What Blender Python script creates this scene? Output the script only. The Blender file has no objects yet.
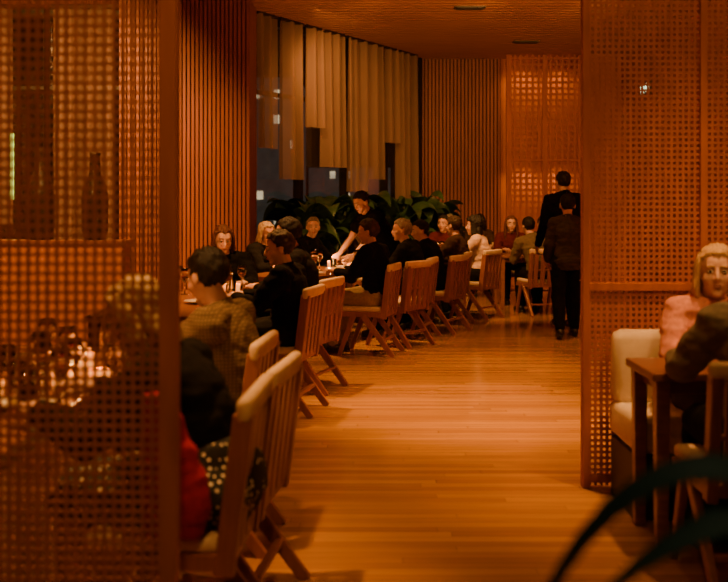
import bpy, bmesh, math, random
import numpy as np
from math import sin, cos, pi, radians, sqrt, atan2
from mathutils import Vector, Matrix, noise
random.seed(7)
SC = bpy.context.scene
COL = SC.collection
FPX, HZ, CH = 1011.0, 205.0, 1.45
V = Vector

# ------------------------------------------------------------------ materials
def nodes(name):
    m = bpy.data.materials.new(name); m.use_nodes = True
    nt = m.node_tree
    return m, nt, nt.nodes['Principled BSDF'], nt.nodes['Material Output']

def mat(name, c1, c2=None, scale=6, stretch=(1, 1, 1), rough=.5, bump=0.0, metal=0, emit=0, spec=None):
    m, nt, b, out = nodes(name)
    if c2 is None: c2 = tuple(x * .72 for x in c1)
    tc = nt.nodes.new('ShaderNodeTexCoord'); mp = nt.nodes.new('ShaderNodeMapping')
    mp.inputs['Scale'].default_value = stretch
    nz = nt.nodes.new('ShaderNodeTexNoise'); nz.inputs['Scale'].default_value = scale; nz.inputs['Detail'].default_value = 5
    cr = nt.nodes.new('ShaderNodeValToRGB')
    cr.color_ramp.elements[0].color = (*c2, 1); cr.color_ramp.elements[0].position = .3
    cr.color_ramp.elements[1].color = (*c1, 1); cr.color_ramp.elements[1].position = .7
    L = nt.links.new
    L(tc.outputs['Object'], mp.inputs['Vector']); L(mp.outputs['Vector'], nz.inputs['Vector'])
    L(nz.outputs['Fac'], cr.inputs['Fac']); L(cr.outputs['Color'], b.inputs['Base Color'])
    b.inputs['Roughness'].default_value = rough; b.inputs['Metallic'].default_value = metal
    if spec is not None: b.inputs['Specular IOR Level'].default_value = spec
    if bump:
        bp = nt.nodes.new('ShaderNodeBump'); bp.inputs['Strength'].default_value = bump; bp.inputs['Distance'].default_value = .01
        L(nz.outputs['Fac'], bp.inputs['Height']); L(bp.outputs['Normal'], b.inputs['Normal'])
    if emit:
        L(cr.outputs['Color'], b.inputs['Emission Color']); b.inputs['Emission Strength'].default_value = emit
    return m

M = {}
M['chair'] = mat('oak_chair', (.34, .122, .039), (.22, .073, .023), 5, (9, 9, 1.2), .36)
M['screen'] = mat('oak_screen', (.48, .16, .05), (.36, .115, .035), 4, (6, 6, 1), .7, spec=.2)
M['slat'] = mat('cedar_batten', (.28, .079, .027), (.20, .054, .018), 3, (7, 7, .8), .55)
M['backing'] = mat('red_brown_backing', (.09, .027, .010), (.063, .019, .007), 3, (1, 1, 1), .8)
M['ceilback'] = mat('ceiling_backing', (.16, .065, .026), (.12, .05, .02), 3, (1, 1, 1), .8)
M['ceil'] = mat('ceiling_batten', (.48, .21, .082), (.38, .16, .062), 3, (1, 8, 8), .6)
M['wallr'] = mat('oak_wall_panel', (.46, .17, .055), (.36, .125, .04), 2, (5, 5, .6), .7)
M['table'] = mat('walnut_table', (.28, .11, .042), (.18, .065, .024), 4, (1.5, 10, 10), .28)
M['seat'] = mat('cream_upholstery', (.70, .54, .37), (.60, .45, .30), 40, (1, 1, 1), .85, .15)
M['sofa'] = mat('ivory_upholstery', (.82, .70, .54), (.74, .62, .46), 30, (1, 1, 1), .85, .12)
M['dark'] = mat('dark_plinth', (.04, .022, .014), None, 6, (1, 1, 1), .5)
M['tan'] = mat('tan_leather', (.72, .54, .34), (.61, .43, .26), 20, (1, 1, 1), .6)
M['mullion'] = mat('dark_window_frame', (.02, .012, .008), None, 6, (1, 1, 1), .4)
M['vent'] = mat('black_vent', (.012, .009, .007), None, 6, (1, 1, 1), .6)
M['leaf'] = mat('green_leaf', (.038, .082, .023), (.016, .038, .011), 9, (1, 1, 1), .36)
M['leaf2'] = mat('deep_green_leaf', (.028, .07, .034), (.014, .04, .018), 7, (1, 1, 1), .65)
M['pot'] = mat('charcoal_pot', (.05, .04, .035), None, 10, (1, 1, 1), .6)
M['soil'] = mat('soil', (.03, .02, .013), None, 40, (1, 1, 1), .95, .4)
M['plate'] = mat('white_ceramic', (.78, .73, .65), (.72, .66, .57), 5, (1, 1, 1), .25)
M['wax'] = mat('glowing_candle_wax', (1, .52, .15), (1, .40, .09), 8, (1, 1, 1), .5, emit=3)  # wax emits by itself, imitating flame light soaking through it
M['flame'] = mat('candle_flame', (1, .50, .12), (1, .38, .06), 8, (1, 1, 1), .5, emit=50)
M['food'] = mat('food', (.35, .17, .06), (.22, .2, .05), 40, (1, 1, 1), .5, .3)
M['neon'] = mat('yellow_green_light', (.65, .75, .12), (.5, .7, .1), 3, (1, 1, 1), .5, emit=4)
M['palegreen'] = mat('pale_green_lens', (.6, .95, .6), (.5, .9, .5), 3, (1, 1, 1), .5, emit=3)
M['brass'] = mat('bronze_trim', (.06, .035, .02), None, 8, (1, 1, 1), .5)
M['concrete'] = mat('self_lit_concrete', (.10, .085, .075), (.06, .052, .045), 2, (1, 1, 1), .8, emit=.35)  # facade emits faintly by itself, standing in for city light on it
M['litwin'] = mat('lit_office_windows', (.95, .75, .45), (.3, .26, .2), 1.3, (1, 1, 1), .5, emit=1.2)
M['eye'] = mat('eye_white', (.6, .55, .5), (.5, .46, .42), 5, (1, 1, 1), .2)
M['pupil'] = mat('dark_iris', (.02, .012, .008), None, 5, (1, 1, 1), .2)
M['lips'] = mat('lips', (.42, .14, .11), (.34, .11, .085), 30, (1, 1, 1), .4)
M['shoe'] = mat('black_shoe_leather', (.014, .011, .01), None, 20, (1, 1, 1), .35)
M['vase'] = mat('dark_glazed_clay', (.02, .012, .008), None, 6, (1, 1, 1), .25)
for k, c in dict(skin_a=(.60, .33, .22), skin_b=(.48, .25, .16), skin_c=(.68, .41, .30)).items():
    M[k] = mat(k, c, tuple(x * .9 for x in c), 25, (1, 1, 1), .5)
for k, c in dict(h_dark=(.012, .007, .005), h_brown=(.05, .024, .012), h_red=(.15, .05, .02), h_grey=(.34, .28, .23), h_blonde=(.78, .50, .21), h_paleblonde=(.62, .44, .24)).items():
    M[k] = mat(k, c, tuple(x * .45 for x in c), 60, (3, 3, .4), .6, .5, spec=.3)
for k, c in dict(c_black=(.006, .005, .005), c_char=(.012, .010, .010), c_navy=(.008, .008, .012), c_grey=(.20, .165, .13), c_vest=(.045, .033, .028),
                 c_pink=(.75, .32, .25), c_blush=(.62, .42, .33), c_red=(.38, .010, .009), c_brown=(.06, .033, .018), c_stone=(.17, .125, .085), c_khaki=(.34, .24, .13), c_wine=(.10, .014, .012)).items():
    M[k] = mat(k, c, tuple(x * .75 for x in c), 45, (1, 1, 1), .9, .12, spec=.12)

def polka():
    m, nt, b, out = nodes('black_cloth_with_pale_dots')
    tc = nt.nodes.new('ShaderNodeTexCoord'); vo = nt.nodes.new('ShaderNodeTexVoronoi'); vo.inputs['Scale'].default_value = 50
    vo.inputs['Randomness'].default_value = .45
    cr = nt.nodes.new('ShaderNodeValToRGB'); cr.color_ramp.interpolation = 'CONSTANT'
    cr.color_ramp.elements[0].color = (.9, .78, .62, 1); cr.color_ramp.elements[1].color = (.007, .006, .006, 1); cr.color_ramp.elements[1].position = .26
    nt.links.new(tc.outputs['Object'], vo.inputs['Vector']); nt.links.new(vo.outputs['Distance'], cr.inputs['Fac'])
    nt.links.new(cr.outputs['Color'], b.inputs['Base Color']); b.inputs['Roughness'].default_value = .85
    return m
M['c_dots'] = polka()

def checked():
    m, nt, b, out = nodes('tan_checked_cloth')
    tc = nt.nodes.new('ShaderNodeTexCoord')
    def wave(ax):
        w = nt.nodes.new('ShaderNodeTexWave'); w.bands_direction = ax; w.inputs['Scale'].default_value = 22; w.inputs['Distortion'].default_value = 2.5
        nt.links.new(tc.outputs['Object'], w.inputs['Vector']); return w
    a, c = wave('Z'), wave('Y')
    mu = nt.nodes.new('ShaderNodeMath'); mu.operation = 'MULTIPLY'
    nt.links.new(a.outputs['Fac'], mu.inputs[0]); nt.links.new(c.outputs['Fac'], mu.inputs[1])
    cr = nt.nodes.new('ShaderNodeValToRGB')
    cr.color_ramp.elements[0].color = (.10, .065, .038, 1); cr.color_ramp.elements[1].color = (.20, .135, .082, 1)
    nt.links.new(mu.outputs[0], cr.inputs['Fac']); nt.links.new(cr.outputs['Color'], b.inputs['Base Color'])
    b.inputs['Roughness'].default_value = .9; b.inputs['Specular IOR Level'].default_value = .2
    return m
M['c_check'] = checked()

def floor_mat():
    m, nt, b, out = nodes('oak_floor_planks')
    L = nt.links.new; N = nt.nodes.new
    tc = N('ShaderNodeTexCoord'); sp = N('ShaderNodeSeparateXYZ'); L(tc.outputs['Object'], sp.inputs[0])
    def mth(op, a, bb=None):
        n = N('ShaderNodeMath'); n.operation = op
        for i, v in enumerate((a, bb)):
            if v is None: continue
            if isinstance(v, (int, float)): n.inputs[i].default_value = v
            else: L(v, n.inputs[i])
        return n.outputs[0]
    yr = mth('DIVIDE', sp.outputs['Y'], .065); row = mth('FLOOR', yr); fy = mth('FRACT', yr)
    wn = N('ShaderNodeTexWhiteNoise'); wn.noise_dimensions = '1D'; L(row, wn.inputs['W'])
    xs = mth('ADD', mth('DIVIDE', sp.outputs['X'], 1.9), mth('MULTIPLY', wn.outputs['Value'], 9.0))
    pl = mth('FLOOR', xs); fx = mth('FRACT', xs)
    wn2 = N('ShaderNodeTexWhiteNoise'); wn2.noise_dimensions = '2D'
    cb = N('ShaderNodeCombineXYZ'); L(row, cb.inputs[0]); L(pl, cb.inputs[1]); L(cb.outputs[0], wn2.inputs['Vector'])
    cr = N('ShaderNodeValToRGB'); cr.color_ramp.elements[0].color = (.36, .160, .014, 1); cr.color_ramp.elements[1].color = (.52, .255, .026, 1)
    L(wn2.outputs['Value'], cr.inputs['Fac'])
    seam = mth('MAXIMUM', mth('LESS_THAN', fy, .035), mth('LESS_THAN', fx, .0014))
    mp = N('ShaderNodeMapping'); mp.inputs['Scale'].default_value = (1, 14, 1)
    nz = N('ShaderNodeTexNoise'); nz.inputs['Scale'].default_value = 2.2; nz.inputs['Detail'].default_value = 6
    L(tc.outputs['Object'], mp.inputs['Vector']); L(mp.outputs['Vector'], nz.inputs['Vector'])
    mr = N('ShaderNodeMapRange'); mr.inputs['To Min'].default_value = .74; mr.inputs['To Max'].default_value = 1.22
    L(nz.outputs['Fac'], mr.inputs['Value'])
    mul = mth('MULTIPLY', mr.outputs['Result'], mth('SUBTRACT', 1.0, mth('MULTIPLY', seam, .45)))
    mx = N('ShaderNodeMix'); mx.data_type = 'RGBA'; mx.blend_type = 'MULTIPLY'; mx.inputs['Factor'].default_value = 1
    L(cr.outputs['Color'], mx.inputs[6]); L(mul, mx.inputs[7]); L(mx.outputs[2], b.inputs['Base Color'])
    mr2 = N('ShaderNodeMapRange'); mr2.inputs['To Min'].default_value = .10; mr2.inputs['To Max'].default_value = .22
    L(nz.outputs['Fac'], mr2.inputs['Value']); L(mr2.outputs['Result'], b.inputs['Roughness'])
    bp = N('ShaderNodeBump'); bp.inputs['Strength'].default_value = .06; bp.inputs['Distance'].default_value = .003
    L(nz.outputs['Fac'], bp.inputs['Height']); L(bp.outputs['Normal'], b.inputs['Normal'])
    return m
M['floor'] = floor_mat()

def pane_mat():
    m, nt, b, out = nodes('window_glass')
    nt.nodes.remove(b)
    tr = nt.nodes.new('ShaderNodeBsdfTransparent'); tr.inputs['Color'].default_value = (.95, .95, .92, 1)
    gl = nt.nodes.new('ShaderNodeBsdfGlossy'); gl.inputs['Roughness'].default_value = .02
    mx = nt.nodes.new('ShaderNodeMixShader'); mx.inputs[0].default_value = .10
    nt.links.new(tr.outputs[0], mx.inputs[1]); nt.links.new(gl.outputs[0], mx.inputs[2])
    nt.links.new(mx.outputs[0], out.inputs['Surface'])
    return m
M['pane'] = pane_mat()

def curtain_mat():
    m, nt, b, out = nodes('sheer_curtain')
    nt.nodes.remove(b); L = nt.links.new
    tc = nt.nodes.new('ShaderNodeTexCoord'); nz = nt.nodes.new('ShaderNodeTexNoise'); nz.inputs['Scale'].default_value = 3
    cr = nt.nodes.new('ShaderNodeValToRGB'); cr.color_ramp.elements[0].color = (.34, .22, .165, 1); cr.color_ramp.elements[1].color = (.42, .275, .21, 1)
    L(tc.outputs['Object'], nz.inputs['Vector']); L(nz.outputs['Fac'], cr.inputs['Fac'])
    df = nt.nodes.new('ShaderNodeBsdfDiffuse'); tl = nt.nodes.new('ShaderNodeBsdfTranslucent'); tr = nt.nodes.new('ShaderNodeBsdfTransparent')
    L(cr.outputs['Color'], df.inputs['Color']); L(cr.outputs['Color'], tl.inputs['Color'])
    a = nt.nodes.new('ShaderNodeMixShader'); a.inputs[0].default_value = .22; L(df.outputs[0], a.inputs[1]); L(tl.outputs[0], a.inputs[2])
    c = nt.nodes.new('ShaderNodeMixShader'); c.inputs[0].default_value = .40; L(a.outputs[0], c.inputs[1]); L(tr.outputs[0], c.inputs[2])
    L(c.outputs[0], out.inputs['Surface'])
    return m
M['curtain'] = curtain_mat()

def wine_glass_mat():
    m, nt, b, out = nodes('clear_drinking_glass')
    b.inputs['Base Color'].default_value = (1, .98, .95, 1); b.inputs['Transmission Weight'].default_value = 1
    b.inputs['Roughness'].default_value = .04; b.inputs['IOR'].default_value = 1.5
    return m
M['glass'] = wine_glass_mat()
M['amber'] = mat('glowing_frosted_amber_glass', (1, .38, .07), (1, .30, .045), 8, (1, 1, 1), .4, emit=1.5)  # holder emits by itself, giving painted amber glints on the tables
M['wine'] = mat('red_wine', (.16, .01, .012), None, 4, (1, 1, 1), .1)

# ------------------------------------------------------------------ mesh helpers
def frame(z, up=V((0, 0, 1))):
    z = z.normalized()
    if abs(z.dot(up)) > .98: up = V((0, 1, 0))
    x = up.cross(z).normalized(); y = z.cross(x)
    return x, y, z

def box(bm, c, s, R=None):
    c = V(c); hx, hy, hz = s[0] / 2, s[1] / 2, s[2] / 2
    vs = []
    for dx, dy, dz in ((-1, -1, -1), (1, -1, -1), (1, 1, -1), (-1, 1, -1), (-1, -1, 1), (1, -1, 1), (1, 1, 1), (-1, 1, 1)):
        p = V((dx * hx, dy * hy, dz * hz))
        if R: p = R @ p
        vs.append(bm.verts.new(c + p))
    for f in ((3, 2, 1, 0), (4, 5, 6, 7), (0, 1, 5, 4), (1, 2, 6, 5), (2, 3, 7, 6), (3, 0, 4, 7)):
        bm.faces.new([vs[i] for i in f])

def beam(bm, p0, p1, w, d, up=V((1, 0, 0)), taper=1.0):
    p0, p1 = V(p0), V(p1); x, y, z = frame(p1 - p0, up)
    r = []
    for p, k in ((p0, 1), (p1, taper)):
        r.append([bm.verts.new(p + x * sx * w / 2 * k + y * sy * d / 2 * k) for sx, sy in ((-1, -1), (1, -1), (1, 1), (-1, 1))])
    a, b = r
    bm.faces.new(a[::-1]); bm.faces.new(b)
    for i in range(4): bm.faces.new((a[i], a[(i + 1) % 4], b[(i + 1) % 4], b[i]))

def loft(bm, rings, n=18):
    rs = []
    for c, rx, ry, ax, ay in rings:
        rs.append([bm.verts.new(c + ax * rx * cos(2 * pi * i / n) + ay * ry * sin(2 * pi * i / n)) for i in range(n)])
    for a, b in zip(rs, rs[1:]):
        for i in range(n): bm.faces.new((a[i], a[(i + 1) % n], b[(i + 1) % n], b[i]))
    for r, ring in ((rs[0], rings[0]), (rs[-1], rings[-1])):
        c = bm.verts.new(ring[0])
        for i in range(n): bm.faces.new((r[i], r[(i + 1) % n], c))

def ell(bm, c, r, R=None, u=16, v=10):
    m = Matrix.Translation(V(c)) @ ((R.to_4x4() if R else Matrix.Identity(4))) @ Matrix.Diagonal((r[0], r[1], r[2], 1))
    return bmesh.ops.create_uvsphere(bm, u_segments=u, v_segments=v, radius=1, matrix=m)['verts']

def chain(bm, pts, n=12):
    for p, r in pts: ell(bm, p, (r, r, r), None, n, 8 if n > 8 else 6)
    for (p, r), (q, s) in zip(pts, pts[1:]):
        p, q = V(p), V(q)
        if (q - p).length < 1e-5: continue
        x, y, z = frame(q - p)
        loft(bm, [(p, r, r, x, y), (q, s, s, x, y)], n)

def lathe(bm, prof, n=20, o=(0, 0, 0)):
    o = V(o); rs = []
    for r, z in prof:
        if r < 1e-6: rs.append([bm.verts.new(o + V((0, 0, z)))])
        else: rs.append([bm.verts.new(o + V((r * cos(2 * pi * i / n), r * sin(2 * pi * i / n), z))) for i in range(n)])
    for a, b in zip(rs, rs[1:]):
        if len(a) == 1 and len(b) == 1: continue
        for i in range(n):
            j = (i + 1) % n
            if len(a) == 1: bm.faces.new((a[0], b[j], b[i]))
            elif len(b) == 1: bm.faces.new((a[i], a[j], b[0]))
            else: bm.faces.new((a[i], a[j], b[j], b[i]))

def mk(name, bm, m, parent=None, smooth=False, bevel=0.0, recalc=True):
    if recalc: bmesh.ops.recalc_face_normals(bm, faces=bm.faces[:])
    me = bpy.data.meshes.new(name); bm.to_mesh(me); bm.free()
    me.materials.append(m)
    if smooth: me.polygons.foreach_set('use_smooth', [True] * len(me.polygons))
    o = bpy.data.objects.new(name, me); COL.objects.link(o)
    if parent: o.parent = parent
    if bevel:
        b = o.modifiers.new('bevel', 'BEVEL'); b.width = bevel; b.segments = 2; b.limit_method = 'ANGLE'
    return o

def B(): return bmesh.new()

def tag(o, label, cat, group=None, kind=None):
    o['label'] = label; o['category'] = cat
    if group: o['group'] = group
    if kind: o['kind'] = kind
    return o

def struct(name, bm, m, bevel=0, smooth=False):
    o = mk(name, bm, m, None, smooth, bevel); o['kind'] = 'structure'; return o

def empty(name, loc, rz, label, cat, group=None):
    o = bpy.data.objects.new(name, None); COL.objects.link(o)
    o.empty_display_size = .1
    o.location = V(loc); o.rotation_euler = (0, 0, rz)
    return tag(o, label, cat, group)

def copy_tree(o, parent=None):
    c = o.copy(); COL.objects.link(c); c.parent = parent
    for ch in list(o.children): copy_tree(ch, c)
    return c

def head_rz(h): return atan2(-h[0], h[1])

def remesh(name, bm, m, parent, vox, it=3, wrinkle=0.0, seed=0, extra=None):
    me = bpy.data.meshes.new('tmp'); bmesh.ops.recalc_face_normals(bm, faces=bm.faces[:]); bm.to_mesh(me); bm.free()
    t = bpy.data.objects.new('tmp', me); COL.objects.link(t)
    r = t.modifiers.new('r', 'REMESH'); r.mode = 'VOXEL'; r.voxel_size = vox; r.use_smooth_shade = True
    s = t.modifiers.new('s', 'SMOOTH'); s.factor = .5; s.iterations = it
    dg = bpy.context.evaluated_depsgraph_get(); dg.update()
    me2 = bpy.data.meshes.new_from_object(t.evaluated_get(dg))
    bpy.data.objects.remove(t); bpy.data.meshes.remove(me)
    me2.name = name
    if wrinkle:
        n = len(me2.vertices); co = np.empty(n * 3, 'f'); no = np.empty(n * 3, 'f')
        me2.vertices.foreach_get('co', co); me2.vertex_normals.foreach_get('vector', no)
        co = co.reshape(-1, 3); no = no.reshape(-1, 3)
        ox, oy = seed * 3.1, seed * 1.7; nf = noise.noise
        d = np.array([nf((x * 9 + ox, y * 9 + oy, z * 20)) + .45 * nf((x * 24 + oy, y * 24, z * 42 + ox)) for x, y, z in co.tolist()], 'f') * wrinkle
        co = co + no * d[:, None]
        me2.vertices.foreach_set('co', co.astype('f').ravel())
    if extra:
        b2 = B(); b2.from_mesh(me2); extra(b2); b2.to_mesh(me2); b2.free()
    me2.materials.clear(); me2.materials.append(m)
    me2.polygons.foreach_set('use_smooth', [True] * len(me2.polygons)); me2.update()
    o = bpy.data.objects.new(name, me2); COL.objects.link(o); o.parent = parent
    return o

# ------------------------------------------------------------------ people
def ik(J, T, l1, l2, pole):
    d = T - J; L = max(.05, min(d.length, l1 + l2 - .006)); dn = d.normalized()
    a = (l1 * l1 - l2 * l2 + L * L) / (2 * L); h = sqrt(max(0, l1 * l1 - a * a))
    pp = pole - dn * pole.dot(dn)
    pp = pp.normalized() if pp.length > 1e-4 else V((0, 0, -1))
    return J + dn * a + pp * h, J + dn * L

def add_hand(bm, W, hd, pn, sg, curl=28):
    hd = hd.normalized(); pn = (pn - hd * pn.dot(hd)).normalized()
    t = -(pn.cross(hd)) * sg
    lens = [.95, 1.06, 1.0, .78]
    for i in range(4):
        k = W + hd * (.088 - .006 * abs(i - 1.2)) + t * (.033 - .0215 * i)
        chain(bm, [(W - hd * .01 + t * (.012 - .008 * i), .018), (k, .0118)], 8)
        p = k; d = hd + t * (.10 - .07 * i); d.normalize(); ang = 0
        for seg, r in zip((.042, .027, .021), (.0094, .0086, .0078)):
            ang += radians(curl)
            dd = d * cos(ang) + pn * sin(ang)
            q = p + dd * seg * lens[i]
            chain(bm, [(p, r), (q, r - .0005)], 8); p = q
    p = W + hd * .022 + t * .022
    d1 = (hd * .72 + t * .62 + pn * .3).normalized(); q = p + d1 * .045
    d2 = (hd * .9 + t * .25 + pn * .3).normalized()
    chain(bm, [(p, .015), (q, .0115), (q + d2 * .032, .0095), (q + d2 * .055, .008)], 8)

def add_hair(style, Hm, hc, parent, hm, seed):
    bm = B()
    vol = random.Random(seed).uniform(0, .008)
    c = V((0, -.014, .034)); rad = V((.084 + vol * .6, .104 + vol * .5, .096 + vol))
    if style == 'curly': rad = V((.105, .122, .112))
    vs = ell(bm, c, rad, None, 64, 44)
    for v in vs:
        p = v.co.copy(); k = 1.0
        jag = noise.noise(V((p.x * 60 + seed, p.y * 60, 0))) * .012
        hl = (.080 if style != 'bald' else .125) + jag
        front = p.y > .018
        limit = hl - max(0, .062 - p.y) * (1.15 if front else 0)
        if front and p.z < limit: k = .66
        if style in ('short', 'bald', 'bun', 'pony'):
            if not front and p.z < -.050 + jag: k = .7
            if p.y > -.03 and p.z < .012 + jag and abs(p.x) > .04: k = min(k, .72)
        if style == 'bald' and p.z > .085 + jag and p.y > -.06: k = min(k, .80)
        n = noise.noise(V((p.x * 75, p.y * 75, p.z * 14 + seed))) + .9 * noise.noise(V((p.x * 28 + seed, p.y * 28, p.z * 28)))
        amp = .0085
        if style == 'curly': n = noise.noise(p * 45 + V((seed, 0, 0))); amp = .015
        q = c + (p - c) * k
        if k == 1.0: q += (p - c).normalized() * n * amp
        v.co = q
    X, Y, Z = V((1, 0, 0)), V((0, 1, 0)), V((0, 0, 1))
    def lock(pts):
        P = []
        for (a, ra, sa), (b, rb, sb) in zip(pts, pts[1:]):
            for k in range(5): P.append((V(a).lerp(V(b), k / 5), ra + (rb - ra) * k / 5, sa + (sb - sa) * k / 5, X, Y))
        a, ra, sa = pts[-1]; P.append((V(a), ra, sa, X, Y))
        loft(bm, P, 28)
    if style in ('long', 'bob', 'curly'):
        bot = {'long': -.27, 'bob': -.13, 'curly': -.17}[style]
        wd = {'long': .085, 'bob': .088, 'curly': .115}[style]
        lock([((0, -.045, .03), .07, .05), ((0, -.062, -.06), wd, .048), ((0, -.07, bot * .6), wd * 1.02, .042), ((0, -.078, bot), wd * .75, .022)])
        for s in (-1, 1):
            lock([((s * .062, .004, .085), .018, .036), ((s * .082, .004, .03), .017, .040), ((s * .088, -.002, -.03), .017, .040), ((s * .092, -.004, bot * .6), .020, .038), ((s * .080, -.010, bot * .95), .012, .02)])
    if style == 'bun': ell(bm, (0, -.125, .045), (.045, .04, .043))
    if style == 'pony':
        lock([((0, -.09, .05), .03, .03), ((0, -.135, .0), .03, .026), ((0, -.135, -.1), .03, .022), ((0, -.12, -.17), .012, .01)])
    if style in ('long', 'bob', 'curly', 'pony'):
        for v in bm.verts:
            p = v.co; f = 14 if style != 'curly' else 40
            nn = noise.noise(V((p.x * 100, p.y * 100, p.z * f + seed))) + .8 * noise.noise(V((p.x * 40, p.y * 40, p.z * 18 + seed)))
            v.co = p + V((p.x, p.y, 0)).normalized() * nn * .006
    for v in bm.verts: v.co = Hm @ v.co + hc
    return mk('hair', bm, hm, parent, True)

PN = [0]
def person(label, loc, heading, sit=True, lean=8, side=0, yaw=0, pitch=0, hands=None, H=.97, w=1.0, fem=False,
           hair=('short', 'h_dark'), top='c_black', bottom='c_black', skin='skin_a', sleeve='long', seat=.475, stride=0, vox=.012,
           skirt=False, group=None, curl=28, knees=(.38, .38), twist=0):
    PN[0] += 1; sd = PN[0]
    root = empty('person', loc, head_rz(heading), label, 'person', group)
    X, Y, Z = V((1, 0, 0)), V((0, 1, 0)), V((0, 0, 1))
    def dr(a): return V((sin(radians(side)), sin(radians(a)), cos(radians(a)))).normalized()
    if sit: P = V((0, -.06, seat + .085))
    else: P = V((0, 0, .93 * H))
    # a seated back is rounded: the small of the back tips back, the shoulders come forward
    a1, a2, a3 = (lean - 6, lean + 5, lean + 20) if sit else (lean * .7, lean * 1.15, lean * 1.25)
    u1, u2, u3 = dr(a1), dr(a2), dr(a3)
    Wt = P + u1 * .17 * H; Cc = Wt + u2 * .17 * H; Sh = Cc + u2 * .135 * H; N = Sh + u3 * .055 * H
    hc = N + dr(lean * .6 + (8 if sit else 0)) * .13 + Y * .022
    tw = radians(twist)
    def axes(u, k=1):
        r = V((cos(tw * k), sin(tw * k), 0)); r = (r - u * r.dot(u)).normalized(); return r, u.cross(r)
    r0, d0 = axes(u1, .2); r1, d1 = axes(u1, .5); r2, d2 = axes(u2)
    fw = .94 if fem else 1.0
    def torso(bm, g, low, topN):
        R = []
        R.append((P - u1 * low, (.15 + g) * w, .10 + g, r0, d0))
        R.append((P, (.168 + g) * w, .118 + g, r0, d0))
        R.append((P.lerp(Wt, .5), (.152 * fw + g) * w, .110 * w + g, r1, d1))
        R.append((Wt, (.138 * fw * (.95 if fem else 1) + g) * w, .102 * w + g, r1, d1))
        R.append((Cc, (.158 * fw + g) * w, (.118 if not fem else .122) + g, r2, d2))
        R.append((Cc.lerp(Sh, .55), (.160 * fw + g) * w, .106 + g, r2, d2))
        R.append((Sh, (.112 * fw + g) * w, .080 + g, r2, d2))
        if topN: R.append((N, .056 + g, .056 + g, r2, d2))
        loft(bm, R, 24)
    J = [Sh + r2 * s * .172 * fw * w - u2 * .022 for s in (-1, 1)]
    if hands is None: hands = ((-.15, .36, .80), (.15, .36, .80)) if sit else ((-.25, .07, .80 * H), (.25, .05, .80 * H))
    arms = []
    for i, s in enumerate((-1, 1)):
        pole = V((s * .55, -.45, -.75)) if sit else V((s * .25, -1, 0))
        E, W = ik(J[i], V(hands[i]), .285 * H, .25 * H, pole)
        arms.append((J[i], E, W))
    hips = [P + r0 * s * .088 * w - Z * .005 for s in (-1, 1)]
    if sit:
        kn = [V((s * .115, knees[i], seat + .055)) for i, s in enumerate((-1, 1))]
        an = [V((s * .115, knees[i] - .03, .09)) for i, s in enumerate((-1, 1))]
    else:
        kn = [V((s * .098, .035 + s * stride * .5 + (.03 if s * stride > 0 else 0), .50 * H)) for s in (-1, 1)]
        an = [V((s * .10, s * stride, .09 + (.03 if s * stride < 0 else 0))) for s in (-1, 1)]
    # --- body
    bm = B()
    torso(bm, 0, .07, True)
    hl = []
    for i, s in enumerate((-1, 1)):
        Jp, E, W = arms[i]
        chain(bm, [(Sh + r2 * s * .07 - u2 * .01, .062), (Jp, .056 * w)])
        chain(bm, [(Jp, .054 * w), (Jp.lerp(E, .5), .048 * w), (E, .040), (E.lerp(W, .35), .041), (W, .027)])
        pn = V((0, 0, -1)) if sit else V((-s, 0, 0))
        if abs((W - E).normalized().z) > .8 and sit: pn = V((0, 1, 0))
        hd = (W - E).normalized()
        if sit: hd = (hd + V((-s * .2, .25, 0))).normalized()
        hl.append((W, hd, pn, s))
        chain(bm, [(W, .027), (W + hd * .05, .024)])
        chain(bm, [(hips[i], .092 * w), (hips[i].lerp(kn[i], .5), .078 * w), (kn[i], .058), (kn[i].lerp(an[i], .3), .056), (an[i], .038)])
        chain(bm, [(an[i] + V((0, -.03, -.045)), .036), (an[i] + V((0, .07, -.05)), .036), (an[i] + V((0, .15, -.062)), .026)])
    # head
    Rh = Matrix.Rotation(radians(yaw), 3, 'Z') @ Matrix.Rotation(radians(pitch), 3, 'X')
    def hp(x, y, z): return hc + Rh @ V((x, y, z))
    chain(bm, [(N - u3 * .03, .060 * (fw if fem else 1)), (hp(0, -.018, -.065), .052 * fw)])
    ell(bm, hp(0, -.014, .030), (.077, .095, .087), Rh, 24, 16)
    ell(bm, hp(0, .022, -.036), (.060, .060, .078), Rh, 20, 14)
    ell(bm, hp(0, .030, .035), (.062, .058, .055), Rh)
    ell(bm, hp(0, .060, -.098), (.026, .022, .020), Rh)
    for s in (-1, 1):
        ell(bm, hp(s * .036, .056, -.028), (.026, .026, .028), Rh)
        ell(bm, hp(s * .080, -.010, -.010), (.010, .021, .033), Rh)
        ell(bm, hp(s * .03, .078, .024), (.022, .011, .009), Rh)
    chain(bm, [(hp(0, .084, .012), .009), (hp(0, .103, -.028), .013)], 10)
    ell(bm, hp(0, .090, -.033), (.019, .013, .010), Rh)
    ell(bm, hp(0, .080, -.062), (.024, .011, .011), Rh)
    def hands_on(b):
        for W, hd, pn, s in hl: add_hand(b, W, hd, pn, s, curl)
    remesh('body', bm, M[skin], root, vox, 2, extra=hands_on)
    for s in (-1, 1):
        b2 = B(); ell(b2, hp(s * .031, .0745, .003), (.0145, .011, .0095), Rh, 14, 10)
        e = mk('eye', b2, M['eye'], root, True)
        b2 = B(); ell(b2, hp(s * .031, .0835, .003), (.0062, .0035, .0062), Rh, 12, 8); mk('iris', b2, M['pupil'], e, True)
        b2 = B(); chain(b2, [(hp(s * .014, .089, .026), .0035), (hp(s * .032, .088, .031), .004), (hp(s * .048, .076, .026), .0025)], 8)
        mk('eyebrow', b2, M[hair[1]], root, True)
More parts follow.
